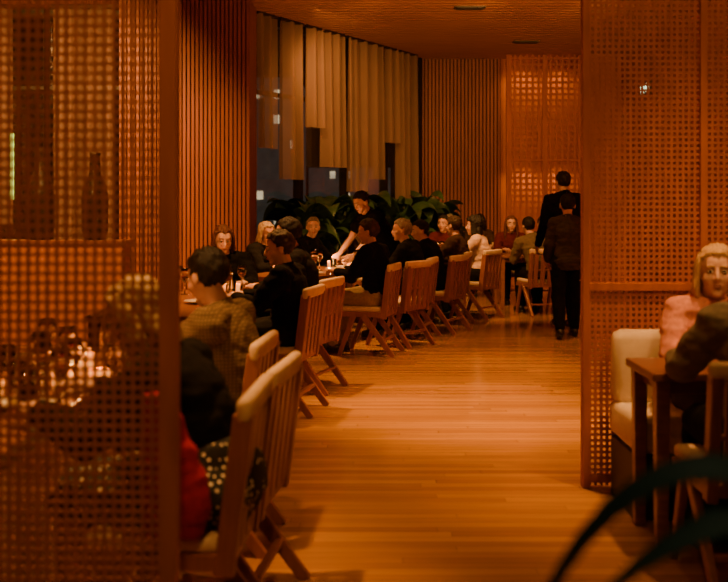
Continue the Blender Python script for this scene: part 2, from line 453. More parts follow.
    b2 = B(); ell(b2, hp(0, .0885, -.0585), (.021, .006, .0045), Rh); ell(b2, hp(0, .0885, -.067), (.018, .006, .005), Rh)
    mk('lips', b2, M['lips'], root, True)
    add_hair(hair[0], Rh, hc, root, M[hair[1]], sd * 2.3)
    # --- clothes
    bm = B(); g = .017
    torso(bm, g, .05 if sit else .10, True)
    for i, s in enumerate((-1, 1)):
        Jp, E, W = arms[i]
        chain(bm, [(Sh + r2 * s * .07 - u2 * .01, .062 + g), (Jp, .058 * w + g)])
        if sleeve == 'long':
            chain(bm, [(Jp, .056 * w + g), (Jp.lerp(E, .5), .051 * w + g), (E, .044 + g), (E.lerp(W, .4), .042 + g), (E.lerp(W, .95), .031 + g * .8)])
        else:
            chain(bm, [(Jp, .056 * w + g), (Jp.lerp(E, .55), .053 * w + g)])
    for k in range(14):
        a = 2 * pi * k / 14; a2 = 2 * pi * (k + 1) / 14
        chain(bm, [(N + r2 * .064 * cos(a) + d2 * .066 * sin(a) + u3 * (.012 - .012 * sin(a)), .012), (N + r2 * .064 * cos(a2) + d2 * .066 * sin(a2) + u3 * (.012 - .012 * sin(a2)), .012)], 8)
    remesh('top', bm, M[top], root, max(vox, .008), 3, .011, sd)
    bm = B(); g = .010
    loft(bm, [(P - u1 * .075, .15 * w, .10, r0, d0), (P, (.168 + g) * w, .118 + g, r0, d0), (P + u1 * .07, (.155 * fw + g) * w, .11 * w + g, r0, d0)], 24)
    if skirt:
        K = (kn[0] + kn[1]) / 2
        loft(bm, [(P - Y * .10, .20 * w, .11, X, Z), (P + V((0, 0, .02)), .215 * w, .155, X, Z), (P.lerp(K, .5), .21, .115, X, Z), (K + Y * .03, .215, .09, X, Z)], 20)
        q = .032                                          # the skirt is high-waisted and sits over the top
        loft(bm, [(P - u1 * .06, (.165 + q) * w, .115 + q, r0, d0), (P, (.168 + q) * w, .122 + q, r0, d0), (P.lerp(Wt, .5), (.152 * fw + q) * w, .110 * w + q, r1, d1), (Wt, (.138 * fw + q) * w, .102 * w + q, r1, d1)], 24)
    else:
        for i in range(2):
            chain(bm, [(hips[i], .095 * w + g), (hips[i].lerp(kn[i], .5), .081 * w + g), (kn[i], .064 + g), (kn[i].lerp(an[i], .4), .062 + g), (an[i] + Z * .01, .055)])
    remesh('skirt' if skirt else 'trousers', bm, M[bottom], root, max(vox, .010), 3, .006, sd + 40)
    for i in range(2):
        b2 = B(); a = an[i]
        chain(b2, [(a + V((0, -.03, -.040)), .045), (a + V((0, .06, -.045)), .043), (a + V((0, .15, -.054)), .034)], 14)
        loft(b2, [(a + V((0, .055, -.09)), .042, .135, X, Y), (a + V((0, .055, -.066)), .042, .135, X, Y)], 20)
        mk('shoe', b2, M['shoe'], root, True)
    return root

# ------------------------------------------------------------------ setting
def prism(bm, poly, z0, z1):
    a = [bm.verts.new((x, y, z0)) for x, y in poly]; b = [bm.verts.new((x, y, z1)) for x, y in poly]
    bm.faces.new(a[::-1]); bm.faces.new(b)
    for i in range(len(poly)):
        j = (i + 1) % len(poly); bm.faces.new((a[i], a[j], b[j], b[i]))
CEIL = 4.0
W0 = V((-1.56, 13.2, 0)); WD = V((.51, .86, 0)); WN = V((.86, -.51, 0))
poly = [(-5.2, -1.2), (4.4, -1.2), (4.4, 17.6), (1.02, 17.6), (-1.56, 13.2), (-3.0, 13.0), (-5.2, 13.0)]
bm = B(); prism(bm, poly, -.1, 0); struct('floor', bm, M['floor'])
bm = B(); prism(bm, poly, CEIL, CEIL + .1); ce = struct('ceiling', bm, M['ceilback'])
bm = B(); y = 4.0
while y < 17.5:
    x0 = -5.1 if y < 12.9 else max(-3, -1.56 + (y - 13.2) * .593)
    if y >= 12.9 and y < 13.2: x0 = -1.5
    box(bm, ((x0 + 4.4) / 2, y, CEIL - .012), (4.4 - x0, .12, .024)); y += .17
mk('battens', bm, M['ceil'], ce)

def battens(name, p0, p1, z0, z1, pitch=.08, w=.042, d=.045, inward=V((0, -1, 0))):
    p0, p1 = V(p0), V(p1); dv = (p1 - p0); Ln = dv.length; dv.normalize()
    R = Matrix((dv, inward, V((0, 0, 1)))).transposed()
    bm = B(); c = (p0 + p1) / 2
    box(bm, c - inward * .03 + V((0, 0, (z0 + z1) / 2)), (Ln, .05, z1 - z0), R)
    o = struct(name, bm, M['backing'])
    bm = B(); n = int(Ln / pitch)
    for i in range(n):
        box(bm, p0 + dv * (i + .5) * Ln / n + inward * d / 2 + V((0, 0, (z0 + z1) / 2)), (w, d, z1 - z0), R)
    mk('battens', bm, M['slat'], o)
    return o
battens('wall_back', (.98, 17.45, 0), (2.36, 17.45, 0), 0, CEIL, .062, .038, .028)
bm = B(); box(bm, (3.38, 17.55, CEIL / 2), (2.04, .1, CEIL)); struct('wall_back_right', bm, M['wallr'])
bm = B(); box(bm, (4.45, 8.2, CEIL / 2), (.1, 18.8, CEIL)); struct('wall_right', bm, M['wallr'])
bm = B(); box(bm, (-5.2, 5.9, CEIL / 2), (.1, 14.2, CEIL)); struct('wall_left', bm, M['wallr'])

bm = B(); box(bm, (-2.2, 12.75, CEIL / 2), (1.56, .78, CEIL)); col = struct('wall_column', bm, M['backing'])
bm = B()
for i in range(31): box(bm, (-2.97 + .0518 * i, 12.347, CEIL / 2), (.034, .028, CEIL))
for i in range(15): box(bm, (-1.407, 12.37 + .0518 * i, CEIL / 2), (.028, .034, CEIL))
mk('battens', bm, M['slat'], col)

Rw = Matrix((WD, -WN, V((0, 0, 1)))).transposed()
def window(k, base, wd, R, width, outn):
    bm = B(); c = base + wd * width / 2
    for s in (0, 1): box(bm, base + wd * (width * s) + V((0, 0, CEIL / 2)), (.07, .12, CEIL - .02), R)
    for z in (.06, 2.95, CEIL - .08): box(bm, c + V((0, 0, z)), (width - .07, .10, .1 if z != 2.95 else .05), R)
    o = struct('window_%d' % k, bm, M['mullion'])
    bm = B(); box(bm, c + V((0, 0, CEIL / 2)), (width - .07, .012, CEIL - .2), R); mk('pane', bm, M['pane'], o)
for i in range(4): window(i + 1, W0 + WD * (.02 + 1.22 * i), WD, Rw, 1.215, -WN)
for i in range(2): window(i + 5, V((-5.12 + 1.06 * i, 13.0, 0)), V((1, 0, 0)), Matrix.Identity(3), 1.055, V((0, 1, 0)))

def curtain(base, wd, nrm, width, zb, label, seed):
    bm = B(); n = 90; rows = 14; vs = []
    for j in range(rows + 1):
        f2 = j / rows; row = []
        for i in range(n + 1):
            f = i / n; x = f * width
            z = CEIL - .05 + (zb - CEIL + .05) * f2
            off = (.05 + .025 * f2) * sin(x * 2 * pi / .23 + seed + .6 * sin(x * 7 + seed)) + .015 * sin(x * 2 * pi / .43 + seed * 2 + f2)
            row.append(bm.verts.new(base + wd * x + nrm * off + V((0, 0, z))))
        vs.append(row)
    for j in range(rows):
        for i in range(n): bm.faces.new((vs[j][i], vs[j][i + 1], vs[j + 1][i + 1], vs[j + 1][i]))
    r = empty('curtain_panel', (0, 0, 0), 0, label, 'curtain')
    mk('fabric', bm, M['curtain'], r, True)
    bm = B(); a = base + V((0, 0, CEIL - .035)); beam(bm, a, a + wd * width, .05, .05, V((0, 0, 1))); mk('rail', bm, M['mullion'], r)
    return r
spec = [(.05, .46, 2.20, 'sheer tan curtain panel hanging right beside the batten column'),
        (.58, .54, 1.80, 'sheer tan curtain panel with low hem, second from the batten column'),
        (1.20, .38, 2.55, 'narrow high-hemmed sheer curtain panel over the dark window post'),
        (1.68, .52, 2.0, 'sheer tan curtain panel just beyond the high-hemmed one'),
        (2.28, .52, 1.65, 'sheer curtain panel with low hem above the server bending over the table'),
        (2.88, .48, 1.85, 'sheer curtain panel just right of the bending server'),
        (3.44, .36, 2.45, 'short sheer curtain panel above the dark gap near the back corner'),
        (3.90, .62, 1.40, 'last sheer curtain panel, against the battens of the back wall')]
for i, (t, wdt, zb, lb) in enumerate(spec): curtain(W0 + WD * t + WN * .16, WD, WN, wdt, zb, lb, i * 1.7)
curtain(V((-5.0, 12.8, 0)), V((1, 0, 0)), V((0, -1, 0)), .55, 1.2, 'long sheer curtain at far left seen through the near perforated screen', 3)
curtain(V((-3.95, 12.8, 0)), V((1, 0, 0)), V((0, -1, 0)), .8, 1.0, 'long sheer curtain left of the batten column seen through the near screen', 5)

# outside: lit buildings and a vertical light
def building(x, y, wx, h, z0, label, seed):
    rnd = random.Random(seed)
    r = empty('office_building', (x, y, 0), 0, label, 'building')
    bm = B(); box(bm, (0, 0, z0 + h / 2), (wx, 4, h)); mk('facade', bm, M['concrete'], r)
    n = int(wx / .6)
    for i in range(n):
        for j in range(int(h / .9)):
            if rnd.random() < .4:
                bm = B(); box(bm, (-wx / 2 + .4 + .6 * i, -2.01, z0 + .6 + .9 * j), (.22, .05, .30)); mk('lit_window', bm, M['litwin'], r)
building(-4.4, 38, 4.2, 12, -6, 'pale night-time building with lit windows outside, beside the batten column', 1)
building(-.6, 44, 3.4, 9, -6, 'lower night-time building with lit windows outside, behind the middle curtains', 2)
r = empty('vertical_sign_light', (-5.9, 17, 0), 0, 'thin vertical yellow-green light outside, seen through the left screen', 'light')
bm = B(); box(bm, (0, 0, 1.35), (.16, .12, 2.7)); mk('post', bm, M['mullion'], r)
bm = B(); box(bm, (0, -.07, 2.1), (.07, .02, 1.1)); mk('light_tube', bm, M['neon'], r)
r = empty('wall_light', (4.395, 15.6, 3.25), 0, 'small pale-green twin-lens wall light behind the upper right screen', 'light')
bm = B(); box(bm, (-.03, 0, 0), (.06, .5, .2)); mk('housing', bm, M['brass'], r, bevel=.005)
for s in (-1, 1):
    bm = B(); ell(bm, (-.065, s * .13, 0), (.025, .085, .07)); mk('lens', bm, M['palegreen'], r, True)

for (x, y, lb) in ((1.35, 12.9, 'dark rectangular ceiling vent nearer the camera'), (2.5, 15.6, 'dark rectangular ceiling vent near the back wall')):
    r = empty('ceiling_vent', (x, y, CEIL - .024), 0, lb, 'vent')
    bm = B(); box(bm, (0, 0, -.008), (.40, .18, .016)); mk('frame', bm, M['brass'], r)
    bm = B()
    for k in range(5): box(bm, (0, -.064 + .032 * k, -.02), (.34, .02, .012))
    mk('louvre', bm, M['vent'], r)

# console with two tall vases behind the left screen
r = empty('console', (-3.2, 10.6, 0), 0, 'dark wooden console behind the left screen carrying two tall vases', 'console')
bm = B(); box(bm, (0, 0, 1.06), (1.5, .4, .05)); mk('worktop', bm, M['table'], r, bevel=.004)
bm = B(); box(bm, (0, .0, .52), (1.42, .36, 1.03)); mk('cabinet_body', bm, M['wallr'], r)
for x, s, lb in ((-3.39, 1.0, 'tall dark long-necked vase on the console, left one'), (-2.82, .96, 'tall dark long-necked vase on the console, right one')):
    r = empty('floor_vase', (x, 10.6, 1.086), 0, lb, 'vase')
    bm = B(); lathe(bm, [(p * s, z * s) for p, z in [(0, 0), (.105, 0), (.14, .10), (.145, .45), (.125, .58), (.065, .72), (.055, .92), (.066, .95), (.05, .95), (.047, .72), (0, .6)]], 24); mk('vessel', bm, M['vase'], r, True)

# ------------------------------------------------------------------ screens
def screen(x0, x1, Y, z1, pitch, hole, stiles, rails, label, thick=.022, sw=.045):
    r = empty('lattice_screen', ((x0 + x1) / 2, Y, 0), 0, label, 'screen')
    cx = (x0 + x1) / 2; sp = pitch - hole
    bm = B(); n = int((x1 - x0) / pitch)
    for i in range(n + 1): box(bm, (x0 + pitch * i - cx, 0, z1 / 2), (sp, thick, z1 - .02))
    k = int(z1 / pitch)
    for j in range(1, k): box(bm, (0, 0, j * pitch), (x1 - x0, thick * .72, sp))
    mk('lattice_panel', bm, M['screen'], r)
    for s in stiles:
        bm = B(); box(bm, (s - cx, 0, z1 / 2), (sw, .06, z1)); mk('stile', bm, M['screen'], r, bevel=.003)
    for z in rails:
        bm = B(); box(bm, (0, 0, z), (x1 - x0, .05, .04)); mk('rail', bm, M['screen'], r, bevel=.003)
    return r
screen(-1.28, -.50, 2.6, CEIL - .04, .0245, .0156, (-1.27, -.501), (.04, 3.9), 'blurred perforated wood screen filling the left foreground', .009, .046)
screen(1.13, 3.9, 5.2, CEIL - .04, .0300, .0165, (1.138, 1.74, 2.04, 3.0), (.05, 1.03, 3.9), 'tall perforated wood screen behind the ivory sofa at right', .010, .036)
screen(2.42, 4.3, 16.9, CEIL - .04, .100, .060, (2.42, 3.02, 3.62, 4.25), (.05, 2.2, 3.9), 'far backlit perforated screen beyond the standing servers', .02, .085)

# ------------------------------------------------------------------ chairs
def make_chair():
    r = empty('dining_chair', (0, 0, 0), 0, '', 'chair')
    bm = B(); box(bm, (0, .02, .4475), (.45, .42, .055)); mk('seat', bm, M['seat'], r, True, .02)
    bm = B()
    for s in (-1, 1): box(bm, (s * .215, -.0, .40), (.035, .44, .05))
    for yy in (-.205, .205): box(bm, (0, yy, .40), (.40, .035, .05))
    mk('seat_frame', bm, M['chair'], r, bevel=.004)
    for s in (-1, 1):
        bm = B(); beam(bm, (s * .216, -.200, .36), (s * .216, -.260, .835), .060, .044); mk('back_post', bm, M['chair'], r, bevel=.006)
        bm = B(); beam(bm, (s * .218, .09, .39), (s * .218, .235, 0), .05, .036, taper=.78); mk('leg', bm, M['chair'], r, bevel=.005)
        bm = B(); beam(bm, (s * .219, .0, .39), (s * .219, -.30, 0), .058, .036, taper=.78); mk('leg', bm, M['chair'], r, bevel=.005)
    bm = B()
    for i in range(4):
        x = -.147 + .098 * i
        beam(bm, (x, -.214, .40), (x, -.264, .825), .024, .060)
    mk('backrest', bm, M['chair'], r, bevel=.004)
    bm = B(); beam(bm, (-.244, -.261, .845), (.244, -.261, .845), .044, .074, V((0, 0, 1))); o = mk('top_rail', bm, M['tan'], r, True, .017); o['label'] = 'pale leather-padded top rail'
    bm = B(); beam(bm, (-.2, -.226, .60), (.2, -.226, .60), .035, .018, V((0, 0, 1))); mk('back_crossbar', bm, M['chair'], r, bevel=.003)
    bm = B(); beam(bm, (-.2, -.2, .15), (.2, -.2, .15), .03, .022, V((0, 0, 1))); mk('stretcher', bm, M['chair'], r, bevel=.003)
    return r
PROTO = make_chair(); USED = [False]
def chair(x, y, heading, label, group=None, rzo=0):
    o = PROTO if not USED[0] else copy_tree(PROTO)
    USED[0] = True
    o.location = (x, y, 0); o.rotation_euler = (0, 0, head_rz(heading) + radians(rzo)); o['label'] = label
    return o

def table(label, cx, cy, ln, wd, rz, m='table', zt=.75):
    r = empty('dining_table', (cx, cy, 0), rz, label, 'table')
    bm = B(); box(bm, (0, 0, zt - .018), (wd, ln, .036)); mk('tabletop', bm, M[m], r, bevel=.006)
    bm = B()
    for s in (-1, 1):
        box(bm, (s * (wd / 2 - .07), 0, zt - .066), (.025, ln - .16, .06)); box(bm, (0, s * (ln / 2 - .07), zt - .066), (wd - .16, .025, .06))
    mk('apron', bm, M[m], r)
    for sx in (-1, 1):
        for sy in (-1, 1):
            bm = B(); beam(bm, (sx * (wd / 2 - .05), sy * (ln / 2 - .05), zt - .036), (sx * (wd / 2 - .05), sy * (ln / 2 - .05), 0), .06, .06, V((1, 0, 0)), .8); mk('leg', bm, M[m], r, bevel=.004)
    return r

# ---- row 1 (near table behind the left screen)
L_ = (-1, 0); LS = (-.98, .18)
table('near dining table behind the blurred left screen, set with glasses', -1.42, 3.75, 2.1, .8, 0)
chair(-.60, 3.20, L_, 'nearest oak slat-back chair, under the diner in black with the red coat', rzo=-3)
chair(-.55, 3.74, L_, 'empty oak slat-back chair second from the camera, pulled out toward the aisle', rzo=-7)
chair(-.69, 4.40, L_, 'oak slat-back chair under the diner in the tan checked shirt', rzo=-5)
person('diner nearest the camera in black top and dotted skirt, half behind left screen', (-.525, 3.22, 0), LS, lean=23, pitch=-25, hair=('bob', 'h_paleblonde'), fem=True, bottom='c_dots', skirt=True, vox=.008, skin='skin_c', w=1.14, H=.87, hands=((-.16, .46, .80), (.18, .42, .82)))
person('diner in tan checked shirt with dark hair in the near row', (-.63, 4.42, 0), LS, lean=6, pitch=-14, yaw=-30, hair=('short', 'h_dark'), top='c_check', bottom='c_brown', vox=.008, w=1.24, H=.86)
bm = B(); X_, Y_ = V((1, 0, 0)), V((0, 1, 0))
loft(bm, [(V((0, 0, -.02)), .08, .045, X_, Y_), (V((.005, 0, .05)), .105, .058, X_, Y_), (V((0, 0, .15)), .10, .058, X_, Y_), (V((-.03, .01, .27)), .075, .046, X_, Y_), (V((-.06, .02, .40)), .045, .032, X_, Y_)], 28)
rc = remesh('red_coat', bm, M['c_red'], None, .009, 8, .010, 77); rc.location = (-.555, 2.96, .50)
tag(rc, 'bunched deep red coat on the nearest chair beside the diner in black', 'coat')

# ---- row 2
table('middle dining table in front of the diner in black jacket, set with glassware', -1.36, 7.35, 2.0, .8, 0)
chair(-.605, 7.15, L_, 'oak slat-back chair under the diner in the black jacket in profile', rzo=-12)
chair(-.495, 7.98, L_, 'oak slat-back chair just beyond the one with the black-jacketed diner', rzo=-19)
person('diner in black jacket with short brown hair, in profile at middle table', (-.58, 7.15, 0), (-.98, .2), lean=2, pitch=-8, yaw=18, hair=('short', 'h_brown'), top='c_black', bottom='c_char', w=1.16, H=.87, vox=.008, hands=((-.14, .30, .80), (.14, .32, .80)))
person('dark-haired diner in black, partly hidden behind the black-jacketed diner', (-.51, 7.98, 0), L_, lean=8, yaw=-10, hair=('short', 'h_dark'), top='c_char', H=1.04, hands=((-.12, .32, .80), (.12, .32, .80)))
chair(-1.22, 8.78, (0, -1), 'oak chair at the far end of the middle table, under the red-haired diner')
person('red-haired diner in black facing the camera at end of middle table', (-1.18, 8.80, 0), (.1, -1), lean=8, side=4, pitch=-12, yaw=12, hair=('bob', 'h_red'), fem=True, H=.90, skin='skin_c')

# ---- row 3, slanted along the window wall
RD = V((.40, .916, 0)); FD = V((-.916, .40, 0))
C0 = V((.016, 9.924, 0))
def near(s): return C0 + RD * s
def mid(s): return C0 + RD * s + FD * .82
def far(s): return C0 + RD * s + FD * 1.64
rzt = -atan2(RD.x, RD.y)
p = mid(.42); table('dining table where the server bends over, set with white plates', p.x, p.y, 1.75, .76, rzt)
p = mid(3.2); table('long far dining table beside the plants, lined with diners', p.x, p.y, 2.2, .76, rzt)
cl = {0: ('oak slat-back chair under the dark-suited diner in khaki trousers, turned to aisle', 9, 0), .66: ('empty oak slat-back chair next beyond the khaki-trousered diner', -12, .05),
      1.24: ('oak slat-back chair under the grey-haired diner in the far row', 8, -.05), 1.90: ('oak slat-back chair under the short-haired diner in navy, far row', -6, .06), 2.66: ('oak slat-back chair under the far-row diner in brown', 10, -.10), 3.4: ('last oak chair in the slanted row, under the diner in blush top', -10, .02)}
for s, (lb, rr, dd) in cl.items():
    p = near(s) - FD * (dd + .03); chair(p.x, p.y, FD, lb, rzo=rr)
def seat_p(pt, lab, hd, **k): return person(lab, (pt.x, pt.y, 0), hd, **k)
seat_p(near(0) - FD * .05, 'diner in dark suit and khaki trousers, seated beside the bending server', FD, lean=2, yaw=10, pitch=-5, hair=('short', 'h_brown'), top='c_black', bottom='c_khaki', w=1.14, H=.95, vox=.009, hands=((-.14, .30, .80), (.14, .32, .80)))
seat_p(near(1.24), 'grey-haired diner in dark jacket, first beyond the empty chair', FD, lean=9, side=-4, yaw=25, hair=('short', 'h_grey'), top='c_black', H=.95)
seat_p(near(1.90), 'short-haired diner in navy in the far row, third along', FD, lean=14, yaw=35, pitch=-10, hair=('short', 'h_dark'), top='c_navy', H=.93)
seat_p(near(2.66), 'diner in brown jacket beside the diner in the blush top', FD, lean=0, side=5, yaw=-15, hair=('short', 'h_brown'), top='c_brown', H=.96)
seat_p(near(3.4) - FD * .06, 'diner in pale blush top with curly black hair, end of the slanted row', FD, lean=2, side=3, yaw=15, hair=('curly', 'h_dark'), top='c_blush', bottom='c_black', fem=True, H=.94)
for s, lb in ((.78, 'oak chair under the blonde diner beside the batten column'), (2.05, 'oak chair under the grey-haired diner in front of the plants'), (3.6, 'oak chair on the window side of the long far table')):
    p = far(s); chair(p.x, p.y, -FD, lb)
seat_p(far(.78), 'blonde diner in dark clothes in front of the batten column edge', -FD, lean=10, yaw=-25, pitch=-8, hair=('bob', 'h_paleblonde'), top='c_char', fem=True, H=.88)
seat_p(far(2.05), 'grey-haired diner in dark jacket seated in front of the plants', -FD, lean=6, side=4, yaw=-60, hair=('short', 'h_grey'), top='c_black', H=.95, skin='skin_c')
seat_p(far(3.6), 'diner in brown on the window side of the long far table', -FD, lean=6, yaw=-20, hair=('short', 'h_brown'), top='c_brown', H=.98)
p = mid(4.75); chair(p.x, p.y, -RD, 'oak chair at the far end of the long far table')
seat_p(p, 'diner facing the camera at the far end of the long table', -RD, lean=6, hair=('short', 'h_dark'), top='c_wine', H=.95)
p = mid(1.70)
person('server in black bending over the table to set down a plate', (p.x + .34, p.y + .02, 0), (-.80, -.60), sit=False, lean=37, pitch=-24, hair=('short', 'h_dark'), top='c_black', H=1.01,
       hands=((-.14, .62, .86), (.16, .60, .88)), skin='skin_c', sleeve='short')

# ---- far tables
table('small far table behind the standing servers', 2.42, 14.35, .8, 1.1, 0)
chair(2.32, 13.42, (-.25, 1), 'oak chair just left of the standing servers, under the diner in stone jacket')
person('diner in stone-coloured jacket with back turned, left of the standing servers', (2.32, 13.42, 0), (-.25, 1), lean=14, side=-8, hair=('short', 'h_dark'), top='c_stone', H=.97, w=1.1)
for x, lb, lp, kw in ((2.20, 'oak chair at back of small far table, left one', 'dark red-haired diner facing camera at back of small far table', dict(hair=('long', 'h_red'), fem=True, top='c_wine')),
                      (2.68, 'oak chair at back of small far table, right one', 'short-haired diner in brown at back of small far table, behind the servers', dict(hair=('short', 'h_brown'), top='c_brown'))):
    chair(x, 15.18, (0, -1), lb)
    person(lp, (x, 15.18, 0), (0, -1), lean=6, H=.92, **kw)
table('rearmost small table in front of the back wall battens', 1.62, 15.72, .55, .9, 0)
for x, lb, lp, kw in ((1.38, 'oak chair at the rearmost table, left one', 'grey-haired diner facing camera at the rearmost table', dict(hair=('short', 'h_grey'), top='c_char', yaw=15)),
                      (1.86, 'oak chair at the rearmost table, right one', 'dark-haired diner facing camera at the rearmost table', dict(hair=('bob', 'h_dark'), fem=True, top='c_brown', yaw=-20))):
    chair(x, 16.35, (0, -1), lb)
    person(lp, (x, 16.35, 0), (0, -1), lean=6, H=.94, **kw)

# ---- standing servers
person('shorter server walking away down the aisle in grey vest and black trousers', (2.22, 11.05, 0), (.05, 1), sit=False, lean=3, side=1, stride=.16, hair=('bun', 'h_dark'), top='c_vest', bottom='c_black', fem=True, H=.905, w=.9, vox=.009,
       hands=((-.19, .20, .84), (.20, -.02, .76)))
person('taller server in black standing just beyond the one in grey vest', (2.38, 11.95, 0), (-.2, 1), sit=False, lean=2, stride=.05, side=-1, hair=('short', 'h_dark'), top='c_black', bottom='c_black', H=1.09, vox=.009, w=1.06,
       hands=((-.28, .16, .98), (.24, .2, .98)))

# ---- right group
r = empty('sofa', (1.97, 4.86, 0), 0, 'ivory upholstered bench sofa in front of the right screen', 'sofa')
bm = B(); box(bm, (0, 0, .15), (1.46, .44, .30)); mk('base', bm, M['dark'], r, bevel=.005)
for i in range(2):
    bm = B(); box(bm, (-.37 + .745 * i, -.01, .395), (.735, .50, .17)); mk('seat_cushion', bm, M['sofa'], r, True, .035)
    bm = B(); box(bm, (-.37 + .745 * i, .17, .65), (.735, .13, .36)); mk('back_cushion', bm, M['sofa'], r, True, .045)
table('small dark table in front of the ivory sofa', 1.54, 4.42, .44, .68, 0)
chair(1.49, 3.92, (0, 1), 'oak chair at the right edge with its back to the camera, at small table')
person('diner in grey sweater at right edge with back to the camera', (1.55, 3.95, 0), (0, 1), lean=6, side=4, hair=('short', 'h_brown'), top='c_grey', bottom='c_black', vox=.008, H=.93, w=1.14,
       hands=((-.22, .36, .80), (.17, .42, .80)))
person('blonde diner in pink top on the ivory sofa', (1.66, 4.80, 0), (.05, -1), lean=5, side=1, yaw=-17, pitch=2, hair=('bob', 'h_blonde'), top='c_pink', bottom='c_brown', fem=True, skin='skin_c', vox=.0065, H=.86, hands=((-.14, .30, .80), (.15, .30, .80)), knees=(.33, .33))

# ------------------------------------------------------------------ tableware
def make_glass():
    r = empty('wine_glass', (0, 0, 0), 0, '', 'glass')
    bm = B(); lathe(bm, [(0, 0), (.034, .001), (.034, .004), (.005, .009), (.004, .085), (.012, .095), (.034, .13), (.038, .16), (.031, .205), (.0298, .205), (.0365, .16), (.0325, .131), (.008, .099), (0, .098)], 20)
    mk('glass_bowl', bm, M['glass'], r, True)
    bm = B(); lathe(bm, [(0, .1), (.008, .101), (.031, .131), (.0335, .142), (0, .142)], 16); mk('wine', bm, M['wine'], r, True)
    return r
def make_tumbler():
    r = empty('water_glass', (0, 0, 0), 0, '', 'glass')
    bm = B(); lathe(bm, [(0, 0), (.03, 0), (.036, .11), (.0335, .11), (.0285, .008), (0, .008)], 20); mk('tumbler', bm, M['glass'], r, True)
    return r
def make_plate():
    r = empty('plate', (0, 0, 0), 0, '', 'plate')
    bm = B(); lathe(bm, [(0, 0), (.07, 0), (.085, .006), (.13, .018), (.131, .021), (.085, .011), (.07, .006), (0, .006)], 28); mk('dish', bm, M['plate'], r, True)
    bm = B(); ell(bm, (.0, .0, .014), (.05, .04, .02)); ell(bm, (.03, .02, .016), (.025, .02, .02)); mk('food', bm, M['food'], r, True)
    return r
def make_candle():  # tea lights are added to give the tables sparkle
    r = empty('added_tea_light', (0, 0, 0), 0, '', 'candle')
    bm = B(); lathe(bm, [(0, 0), (.035, 0), (.04, .07), (.037, .07), (.032, .006), (0, .006)], 20); mk('holder', bm, M['amber'], r, True)
    bm = B(); lathe(bm, [(0, .008), (.026, .008), (.026, .03), (0, .03)], 16); mk('wax', bm, M['wax'], r)
    bm = B(); lathe(bm, [(0, .032), (.006, .038), (.007, .046), (.004, .062), (0, .075)], 10); mk('flame', bm, M['flame'], r, True)
    return r
KIND = dict(g=make_glass(), t=make_tumbler(), p=make_plate(), c=make_candle()); FIRST = set()
def put(k, x, y, label, group):
    o = KIND[k] if k not in FIRST else copy_tree(KIND[k]); FIRST.add(k)
    o.location = (x, y, .751); o['label'] = label; o['group'] = group
NMS = dict(g='stemmed wine glass', t='short clear water glass', p='white plate with food', c='small lit tea light in amber glass holder, added for sparkle')
def setting(items, where):
    for k, x, y in items: put(k, x, y, NMS[k] + ' ' + where, NMS[k] + ' ' + where)
setting([('c', -1.33, 3.62), ('c', -1.18, 4.3), ('g', -1.22, 3.25), ('g', -1.25, 3.9), ('t', -1.10, 3.32), ('t', -1.3, 3.78), ('g', -1.45, 3.8), ('p', -1.18, 3.5), ('t', -1.5, 4.25), ('g', -1.30, 3.42), ('c', -1.02, 3.9), ('g', -1.08, 3.75), ('g', -1.06, 4.2), ('g', -1.2, 4.1), ('g', -1.38, 4.4), ('c', -1.3, 4.6), ('g', -1.15, 3.62), ('g', -1.12, 4.45), ('t', -1.2, 3.72), ('g', -1.05, 3.5), ('c', -1.14, 3.82), ('c', -1.24, 4.45)], 'on the near table behind left screen')
setting([('g', -1.12, 7.6), ('g', -1.22, 8.0), ('t', -1.04, 7.95), ('c', -1.2, 7.75), ('g', -1.35, 8.1), ('t', -1.1, 8.15), ('c', -1.03, 8.1), ('g', -1.0, 8.28), ('p', -1.15, 7.2), ('g', -1.45, 7.4), ('p', -1.3, 8.25), ('g', -1.12, 8.3), ('t', -1.22, 8.28), ('c', -1.14, 8.05), ('g', -1.05, 7.8), ('c', -1.3, 8.0), ('p', -1.08, 7.42), ('g', -1.4, 7.9), ('g', -1.5, 8.2)], 'on the middle table')
for k, s, f in (('p', .05, .62), ('p', .75, .66), ('p', .5, .98), ('p', 1.15, .72), ('g', .3, .7), ('t', .95, .8), ('c', .4, .85), ('g', .9, 1.02), ('c', 1.2, .95), ('g', 1.05, .56), ('g', .6, .8), ('t', .2, .9), ('c', .85, .54), ('g', .1, 1.05), ('c', .2, 1.1), ('g', .75, 1.1), ('g', 1.1, 1.1), ('c', .6, 1.08), ('g', 1.22, .6), ('g', -.1, .95)):
    p = C0 + RD * s + FD * f; put(k, p.x, p.y, NMS[k] + ' on the table the server bends over', NMS[k] + ' at the server')
for k, s, f in (('g', 2.2, .65), ('t', 2.35, .72), ('p', 2.6, .64), ('c', 2.9, .82), ('g', 3.1, .7), ('p', 3.4, .64), ('g', 3.6, .8), ('t', 3.9, .72), ('g', 2.5, .95), ('p', 2.3, 1.0), ('c', 3.8, .6), ('c', 2.28, .56), ('g', 2.85, .6), ('g', 3.3, .9), ('c', 3.2, .55), ('g', 3.7, .55), ('c', 2.55, .55), ('g', 4.0, .6)):
    p = C0 + RD * s + FD * f; put(k, p.x, p.y, NMS[k] + ' on the long far table', NMS[k] + ' far')
setting([('g', 1.72, 4.5)], 'on the small table by the ivory sofa')
setting([('c', 2.15, 14.1), ('g', 2.3, 14.5), ('g', 2.5, 14.2)], 'on the small far table behind the servers')
setting([('c', 1.55, 15.65), ('g', 1.4, 15.85), ('g', 1.82, 15.82)], 'on the rearmost small table')

